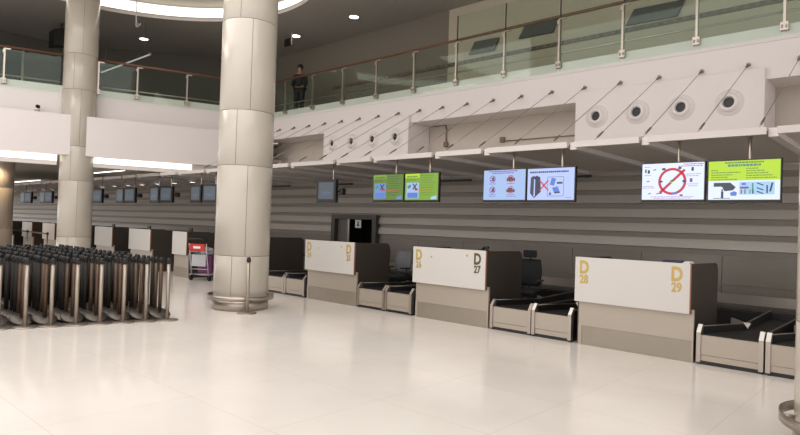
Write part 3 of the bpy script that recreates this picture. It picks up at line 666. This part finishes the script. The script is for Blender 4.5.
t = thing('linear_light', 'faint suspended linear light behind the railing between the two columns', 'ceiling light', (-21.2, 8.7, 6.9))
MB().box(-2.0, 2.0, -.05, .05, 0.0, .06, DSTEEL).build('housing', t); MB().box(-1.98, 1.98, -.04, .04, -.008, 0, LINE).build('diffuser', t)
MB().tube([(-1.6, 0, .06), (-1.6, 0, 1.1)], .006, DSTEEL, 6).build('hanger', t); MB().tube([(1.6, 0, .06), (1.6, 0, 1.1)], .006, DSTEEL, 6).build('hanger', t)
t = thing('linear_light', 'faint linear light on the upper wall seen through the right glass railing', 'ceiling light', (-9.4, 13.74, 6.2))
M = Matrix.Translation((0, 0, 0)) @ Matrix.Rotation(0.0, 4, 'Y')
wl = downlight((-26.75, 6.35, 3.6), 'warm round light under the balcony beside the far left column', None, .12)
p = bpy.data.lights.new('warm_downlight', 'SPOT'); p.energy = 110; p.color = (1, .68, .4); p.spot_size = 2.4; p.spot_blend = .6; p.shadow_soft_size = .1
po = bpy.data.objects.new('warm_downlight', p); po.location = (-26.75, 6.35, 3.55); COL.objects.link(po)
# cctv
t = thing('cctv_camera', 'security camera on a thin pole hanging from the ceiling between the columns', 'camera', (-18.7, 8.0, 7.5))
MB().tube([(0, 0, 0.98), (0, 0, 0.08), (0.02, 0, 0.03), (0.07, 0, 0.0), (0.2, 0, 0)], 0.017, WHITE, 8).build('pole', t)
MB().tube([(0.12, 0.05, 0.08), (0.42, -0.1, 0.04)], 0.05, WHITE, 12).build('camera_body', t); MB().tube([(0.42, -.1, .04), (0.45, -.115, .035)], .042, BLACK, 12).build('lens', t)
MB().tube([(0.2, 0, 0), (0.24, -0.01, 0.06)], 0.02, WHITE, 8).build('bracket', t)
fp = L(-0.93, 0.0)
t = thing('cctv_camera', 'small camera with black lens on the white left balcony front', 'camera', (fp.x, fp.y, 4.5))
MB().tube([(0.0, 0, 0.0), (0.10, -0.03, 0.0)], 0.08, WHITE, 16).build('wall_mount', t); MB().tube([(0.08, -0.02, 0.02), (0.2, -0.03, 0.1)], 0.065, WHITE, 16).build('camera_body', t); MB().tube([(0.2, -.03, .1), (0.225, -.033, .115)], .058, BLACK, 16).build('lens', t)
t = thing('hanging_loudspeaker', 'black loudspeaker hanging from the upper ceiling left of the pale column', 'loudspeaker', (-22.0, 6.95, 7.15))
MB().prism([(-.3, .0), (.25, .12), (.3, .75), (-.3, .55)], .5, BLACK, Matrix(((0, 0, 1, -.25), (1, 0, 0, 0), (0, 1, 0, 0), (0, 0, 0, 1)))).build('cabinet', t)
MB().tube([(0, 0, .6), (0, 0, .86)], .02, BLACK, 8).build('hanger', t)
t = thing('hanging_sign', 'small dark sign box on a short white pole beside the upper ceiling light', 'sign', (-16.62, 12.3, 7.6))
MB().cbox(-.22, .1, -.04, .04, 0, .25, .01, BLACK).build('sign_box', t); MB().tube([(0.14, 0, .02), (0.14, 0, .4)], .02, WHITE, 8).build('pole', t)

# ---- things on the upper balcony wall
t = thing('studded_wall_rail', 'brown dotted rail running along the upper wall behind the glass', 'rail', (-10, 13.78, 6.3))
MB().box(-6, 12, -0.02, 0.02, 0, 0.10, mat('wall_rail', rgb(96, 88, 78), .5)).build('rail', t)
m = MB()
for i in range(90):
    x = -5.9 + 0.2 * i; m.box(x - .035, x + .035, -.04, -.02, .03, .08, mat('brown_stud', rgb(140, 100, 80), .5))
o = m.build('stud', t); o['kind'] = 'stuff'
REFL = mat('grey_baffle', rgb(84, 84, 82), .6)  # reflections in the glass, built as flat grey shapes on the wall
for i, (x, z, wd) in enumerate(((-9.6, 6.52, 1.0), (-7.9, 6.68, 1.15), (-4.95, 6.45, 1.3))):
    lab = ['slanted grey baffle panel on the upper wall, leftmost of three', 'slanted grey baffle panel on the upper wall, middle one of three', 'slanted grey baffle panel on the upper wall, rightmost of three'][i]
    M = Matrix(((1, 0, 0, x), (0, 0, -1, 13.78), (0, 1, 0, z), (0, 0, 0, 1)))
    tag(MB().prism([(-wd / 2, 0), (wd / 2 - .15, -.02), (wd / 2, .32), (-wd / 2 + .2, .34)], .06, REFL, M).build('wall_baffle'), lab, 'panel', 'grey baffles on the upper wall')

# ================================================================= QUEUE POSTS
def stanchion(loc, label, group, tilt, pole_m=None):
    pole_m = pole_m or POSTM
    t = thing('queue_post', label, 'queue post', loc, 0, group)
    if tilt: 
        tmp = MB().lathe([(0.0, 0.0), (0.155, 0.0), (0.165, 0.006), (0.155, 0.014), (0.03, 0.026), (0, 0.026)], STEEL, 20)
        M = Matrix.Translation((0, 0, 0.085)) @ Matrix.Rotation(tilt, 4, 'Y')
        MB().add([M @ Vector(v) for v in tmp.v], tmp.f, DBASE, True).build('base', t)
        zb = 0.09
    else:
        MB().lathe([(0.0, 0.0), (0.16, 0.0), (0.17, 0.006), (0.16, 0.014), (0.03, 0.026), (0, 0.026)], STEEL, 28).build('base', t); zb = 0.02
    MB().tube([(0, 0, zb), (0, 0, 0.885)], 0.029, pole_m, 12).build('pole', t)
    MB().lathe([(0.029, 0.88), (0.031, 0.882), (0.031, 0.955), (0.027, 0.967), (0.0, 0.97)], BLACK, 14).box(-0.038, 0.038, -0.012, 0.012, .89, .935, BLACK).box(-0.012, 0.012, -0.038, 0.038, .89, .935, BLACK).build('belt_head', t)
    return t
fr = stanchion((-9.0, 4.5, 0), 'x', None, 0); reg(fr)
bk = stanchion((-9.2, 4.5, 0), 'x', None, 0.42, BRPOST); reg(bk)
bd = stanchion((-10.2, 4.5, 0), 'x', None, 0.42, SHADEPOST); reg(bd); usedd = False
usedf = usedb = False
nth = ['first', 'second', 'third', 'fourth', 'fifth', 'sixth', 'seventh', 'eighth', 'ninth']
for k in range(9):
    y = 4.5 - 0.302 * k; xf = -8.98 - 0.088 * k
    n_ = 30
    labf = 'front steel queue post of the packed block, %s from its right end' % nth[k]
    labb = 'bronze queue post close behind the front post, in the %s row from the right' % nth[k]
    gb = 'bronze posts just behind the front, %s row' % nth[k]
    labd = 'dark queue post deep inside the packed block, in the %s row from the right' % nth[k]
    gd = 'dark posts deep in the block, %s row' % nth[k]
    if not usedf: fr.location = (xf, y, 0); fr['label'] = labf; fr['group'] = 'front posts of the packed block'; usedf = True
    else: dup(fr, (xf, y, 0), 0, labf, 'front posts of the packed block')
    for j in range(1, n_):
        x = xf - 0.165 * j - (0.04 if j else 0) + random.uniform(-.015, .015); yy = y + random.uniform(-.03, .03)
        if k >= 7 and j > 20: continue
        lb = labb if j <= 2 else labd
        gg = gb if j <= 2 else gd
        if j > 2:
            if not usedd: bd.location = (x, yy, 0); bd['label'] = lb; bd['group'] = gg; usedd = True
            else: dup(bd, (x, yy, 0), 0, lb, gg)
            continue
        if not usedb: bk.location = (x, yy, 0); bk['label'] = labb; bk['group'] = gb; usedb = True
        else: dup(bk, (x, yy, 0), 0, labb, gb)
s1 = dup(fr, (-8.87, 5.88, 0), 0.3, 'lone steel queue post standing in front of the big cream column', None)
if 'group' in s1: del s1['group']
# far posts with a stretched belt
q1 = dup(fr, (-25.6, 7.2, 0), 0, 'far queue post holding a stretched black belt, left of the pale column'); q2 = dup(fr, (-22.9, 7.05, 0), 0, 'far queue post mostly behind the pale left column'); q3 = dup(fr, (-28.4, 7.25, 0), 0, 'far queue post at the left picture edge')
for q in (q1, q2, q3):
    if 'group' in q: del q['group']
def belt(a_, b_, lab): tag(MB().prism([(a_[0], a_[1]), (b_[0], b_[1]), (b_[0], b_[1] + .004), (a_[0], a_[1] + .004)], .05, BLACK, Matrix.Translation((0, 0, .888))).build('queue_belt'), lab, 'belt')
belt((-28.35, 7.25), (-25.65, 7.2), 'stretched black queue belt at the left picture edge'); belt((-25.55, 7.2), (-22.95, 7.05), 'stretched black queue belt left of the pale column')
tag(MB().cbox(-30.7, -29.2, 7.5, 7.56, .3, .85, .01, ORANGE).box(-30.6, -30.5, 7.5, 7.56, 0, .3, DSTEEL).box(-29.4, -29.3, 7.5, 7.56, 0, .3, DSTEEL).build('orange_board'), 'low orange board far off at the left picture edge', 'board')

# ================================================================= LUGGAGE TROLLEY
t = thing('luggage_trolley', 'silver luggage trolley with a red sign standing beside the narrow counter', 'trolley', (-14.38, 8.2, 0), 2.1)
m = MB()
for s_ in (-1, 1): m.tube([(-.28, .26 * s_, .16), (.3, .22 * s_, .14), (.62, .10 * s_, .13)], .018, ALU, 8)
for x in (-.2, 0, .2, .4): m.tube([(x, -.24 + max(0, x) * .2, .15), (x, .24 - max(0, x) * .2, .15)], .012, ALU, 6)
m.build('chassis', t)
m = MB()
for s_ in (-1, 1): m.tube([(-.24, .24 * s_, .16), (-.33, .24 * s_, .6), (-.40, .24 * s_, .98)], .017, ALU, 8)
for z, x in ((.3, -.27), (.45, -.30), (.75, -.36)): m.tube([(x, -.24, z), (x, .24, z)], .013, ALU, 6)
m.prism([(-.2, 0), (.2, 0), (.2, .3), (-.2, .3)], .01, ALU, Matrix(((0, 0, 1, -.33), (1, 0, 0, 0), (-0, 1, 0, .38), (0, 0, 0, 1)))); m.build('back_frame', t)
MB().tube([(-.40, -.24, .98), (-.46, -.24, 1.06), (-.5, -.15, 1.09), (-.5, .15, 1.09), (-.46, .24, 1.06), (-.40, .24, .98)], .022, BLACK, 8).build('handle', t)
MB().cbox(-.44, -.41, -.22, .22, .78, .96, .006, RED).box(-.443, -.44, -.1, .1, .84, .9, PAPER).build('red_sign', t)
m = MB()
for z in (.66, .74, .82): m.tube([(-.36, -.2, z), (-.12, -.2, z + .04), (-.12, .2, z + .04), (-.36, .2, z)], .008, ALU, 6)
for y in (-.2, -.07, .07, .2): m.tube([(-.34, y, .66), (-.12, y, .70), (-.12, y, .86)], .007, ALU, 6)
m.build('basket', t)
for (x, y) in ((-.22, -.26), (-.22, .26), (.52, 0)):
    MB().tube([(x, y - .02, .075), (x, y + .02, .075)], .075, BLACK, 18).build('wheel', t); 
t = thing('suitcase', 'purple suitcase standing on the luggage trolley', 'suitcase', (-14.42, 8.27, 0.172), 2.1)
MB().cbox(-.12, .14, -.2, .2, 0, .46, .04, PURPLE).build('shell', t); MB().tube([(0, -.08, .45), (0, -.08, .5), (0, .08, .5), (0, .08, .45)], .012, BLACK, 8).build('handle', t)
tag(MB().cbox(-14.56, -14.28, 8.14, 8.40, .64, .84, .05, mat('pale_grey_bag', rgb(176, 172, 186), .6)).build('soft_bag'), 'pale grey soft bag on top of the purple suitcase on the trolley', 'bag')

# ================================================================= OFFICE CHAIRS
def office_chair(loc, rz, label, back_m, headrest=True):
    t = thing('office_chair', label, 'chair', loc, rz)
    m = MB()
    for k in range(5):
        a_ = 2 * PI * k / 5; m.tube([(0, 0, .1), (.28 * math.cos(a_), .28 * math.sin(a_), .07)], [.03, .018], BLACK, 8)
        m.tube([(.28 * math.cos(a_) - .02, .28 * math.sin(a_), .03), (.28 * math.cos(a_) + .02, .28 * math.sin(a_), .03)], .03, BLACK, 10)
    m.build('star_base', t); MB().tube([(0, 0, .1), (0, 0, .44)], .028, DSTEEL, 10).build('gas_stem', t)
    MB().cbox(-.24, .24, -.24, .24, .43, .51, .03, MESHB).build('seat', t)
    bm = MB(); rows = []
    for i in range(9):
        v = i / 8; z = .55 + v * .5; wd = .2 + .05 * math.sin(v * PI); row = []
        for j in range(7): u = j / 6 * 2 - 1; row.append((u * wd, .25 + .05 * math.sin(v * PI) * -1 - .05 * u * u + .05 * v, z))
        rows.append(row)
    vs = [p for r_ in rows for p in r_]; vs2 = [(p[0], p[1] + .035, p[2]) for p in vs]; fs = []; n = len(vs)
    for i in range(8):
        for j in range(6): a_ = i * 7 + j; fs += [(a_, a_ + 1, a_ + 8, a_ + 7), (n + a_ + 7, n + a_ + 8, n + a_ + 1, n + a_)]
    for i in range(8): fs += [(i * 7, i * 7 + 7, n + i * 7 + 7, n + i * 7), (i * 7 + 13, i * 7 + 6, n + i * 7 + 6, n + i * 7 + 13)]
    for j in range(6): fs += [(j + 1, j, n + j, n + j + 1), (56 + j, 57 + j, n + 57 + j, n + 56 + j)]
    bm.add(vs, fs and fs, back_m, True) if False else bm.add(vs + vs2, fs, back_m, True); bm.build('backrest', t)
    MB().tube([(0, .05, .45), (0, .27, .5), (0, .32, .8)], .022, BLACK, 8).build('back_support', t)
    if headrest: MB().cbox(-.13, .13, .24, .3, 1.08, 1.22, .025, MESHB).tube([(0, .29, .98), (0, .29, 1.12)], .015, BLACK, 8).build('headrest', t)
    for s_ in (-1, 1): MB().tube([(.22 * s_, .05, .47), (.28 * s_, .05, .5), (.28 * s_, .05, .66)], .016, BLACK, 8).cbox(.25 * s_ - .03 if s_ > 0 else -.31, .31 if s_ > 0 else -.22, -.1, .14, .66, .69, .01, BLACK).build('armrest', t)
    return t
office_chair((-5.70, 9.72, 0), 0.25, 'black mesh office chair with headrest behind counter D 26 and D 27', MESHB)
office_chair((-8.92, 9.7, 0), -0.1, 'office chair with pale grey cover, just left of the middle white counter', GREYC, False)
office_chair((-9.62, 9.75, 0), 0.1, 'black office chair half hidden behind the dark end of counter D 24 and D 25', MESHB, False)
t = thing('waste_bin', 'low grey bin between the big cream column and the counter before the doorway', 'bin', (-12.72, 10.0, 0))
MB().lathe([(0.0, 0.0), (.16, 0.0), (.19, .02), (.21, .66), (.215, .70), (.205, .70)], GREYC, 28).build('bin_body', t); MB().lathe([(.215, .69), (.2, .74), (.1, .765), (0, .77)], BLACK, 28).build('lid', t)
# things on counters
t = thing('document_pouch', 'dark blue pouch lying on top of counter D 28 and D 29', 'pouch', (-2.62, 8.2, 1.2)); MB().cbox(-.13, .13, -.06, .08, 0, .065, .015, NAVY).build('pouch', t)
t = thing('paper_stack', 'loose white papers on top of counter D 28 and D 29', 'papers', (-2.44, 8.22, 1.2))
MB().box(-.04, .04, -.1, .1, 0, .05, PAPER).build('sheets', t); MB().box(-.05, .05, -.08, .11, .05, .056, PAPER, Matrix.Rotation(.3, 4, 'Z')).build('loose_sheet', t)
t = thing('card_scanner', 'small black scanner on top of counter D 26 and D 27', 'scanner', (-5.62, 8.25, 1.2))
MB().cbox(-.1, .06, -.06, .06, 0, .05, .015, BLACK).build('base', t); MB().tube([(-.04, 0, .04), (0.02, -.02, .09), (.1, -.03, .085)], .022, BLACK, 8).build('arm', t)
for x, lab in ((-15.3, 'narrow counter beside the trolley'), (-17.8, 'far counter left of the trolley'), (-20.4, 'far counter right of the pale column')):
    t = thing('desk_monitor', 'small black desk monitor on the ' + lab, 'monitor', (x, 8.25, 1.2))
    MB().cbox(-.1, .1, -.02, .02, .03, .14, .01, BLACK).build('screen_housing', t); MB().box(-.05, .05, -.05, .05, 0, .012, BLACK).tube([(0, 0, .01), (0, 0, .06)], .012, BLACK, 8).build('stand', t)

# ================================================================= PERSON ON THE BALCONY
def skinned(name, verts, edges, radii, m, parent, sub=2):
    me = bpy.data.meshes.new(name); me.from_pydata(verts, edges, []); o = bpy.data.objects.new(name, me); COL.objects.link(o)
    sk = o.modifiers.new('skin', 'SKIN'); sk.use_smooth_shade = True
    for v, r_ in zip(me.skin_vertices[0].data, radii): v.radius = (r_ if isinstance(r_, tuple) else (r_, r_)); v.use_root = False
    me.skin_vertices[0].data[0].use_root = True
    sb = o.modifiers.new('sub', 'SUBSURF'); sb.levels = sub; sb.render_levels = sub
    dg = bpy.context.evaluated_depsgraph_get(); me2 = bpy.data.meshes.new_from_object(o.evaluated_get(dg)); bpy.data.objects.remove(o)
    me2.name = name; me2.materials.clear(); me2.materials.append(m)
    o = bpy.data.objects.new(name, me2); COL.objects.link(o); o.parent = parent; return o
SKIN = mat('skin', rgb(150, 112, 90), .5); CLOTH = mat('dark_jacket', rgb(34, 32, 34), .8); TROU = mat('dark_trousers', rgb(28, 28, 32), .8); HAIR = mat('black_hair', rgb(20, 18, 17), .6)
t = thing('person', 'person in dark clothes standing on the balcony behind the railing', 'person', (-16.15, 12.45, 5.18), 0.5)
V = [(0, 0, .92), (0, 0, 1.12), (0, -.01, 1.32), (0, 0, 1.42), (0, 0, 1.50), (0, -.02, 1.58), (0, -.02, 1.66),
     (.17, 0, 1.37), (.22, .0, 1.10), (.20, -.16, .96), (.19, -.22, .93), (-.17, 0, 1.37), (-.22, 0, 1.10), (-.20, -.16, .96), (-.19, -.22, .93),
     (.09, 0, .86), (.10, -.01, .48), (.10, .02, .09), (.10, -.12, .04), (-.09, 0, .86), (-.10, -.01, .48), (-.10, .02, .09), (-.10, -.12, .04)]
Ed = [(0, 1), (1, 2), (2, 3), (3, 4), (4, 5), (5, 6), (3, 7), (7, 8), (8, 9), (9, 10), (3, 11), (11, 12), (12, 13), (13, 14), (0, 15), (15, 16), (16, 17), (17, 18), (0, 19), (19, 20), (20, 21), (21, 22)]
Rr = [.12, .11, .12, .06, .05, .09, .075, .06, .045, .035, .03, .06, .045, .035, .03, .09, .06, .045, .035, .09, .06, .045, .035]
skinned('body', V, Ed, Rr, SKIN, t)
ji = [0, 1, 2, 3, 7, 8, 9, 11, 12, 13]; mp = {a_: i for i, a_ in enumerate(ji)}
skinned('jacket', [V[i] for i in ji], [(mp[a_], mp[b_]) for a_, b_ in Ed if a_ in mp and b_ in mp], [Rr[i] + .04 for i in ji], CLOTH, t)
ji = [0, 15, 16, 17, 19, 20, 21]; mp = {a_: i for i, a_ in enumerate(ji)}
skinned('trousers', [V[i] for i in ji], [(mp[a_], mp[b_]) for a_, b_ in Ed if a_ in mp and b_ in mp], [Rr[i] + .03 for i in ji], TROU, t)
MB().lathe([(0.098, -0.06), (0.104, -0.01), (0.098, 0.04), (0.075, 0.085), (0.04, 0.108), (0.0, 0.115)], HAIR, 20, (0, 0.012, 1.645)).build('hair', t)
# drop unfinished empties
for o in list(COL.objects):
    if o.type == 'EMPTY' and not any(c.parent == o for c in COL.objects): bpy.data.objects.remove(o)
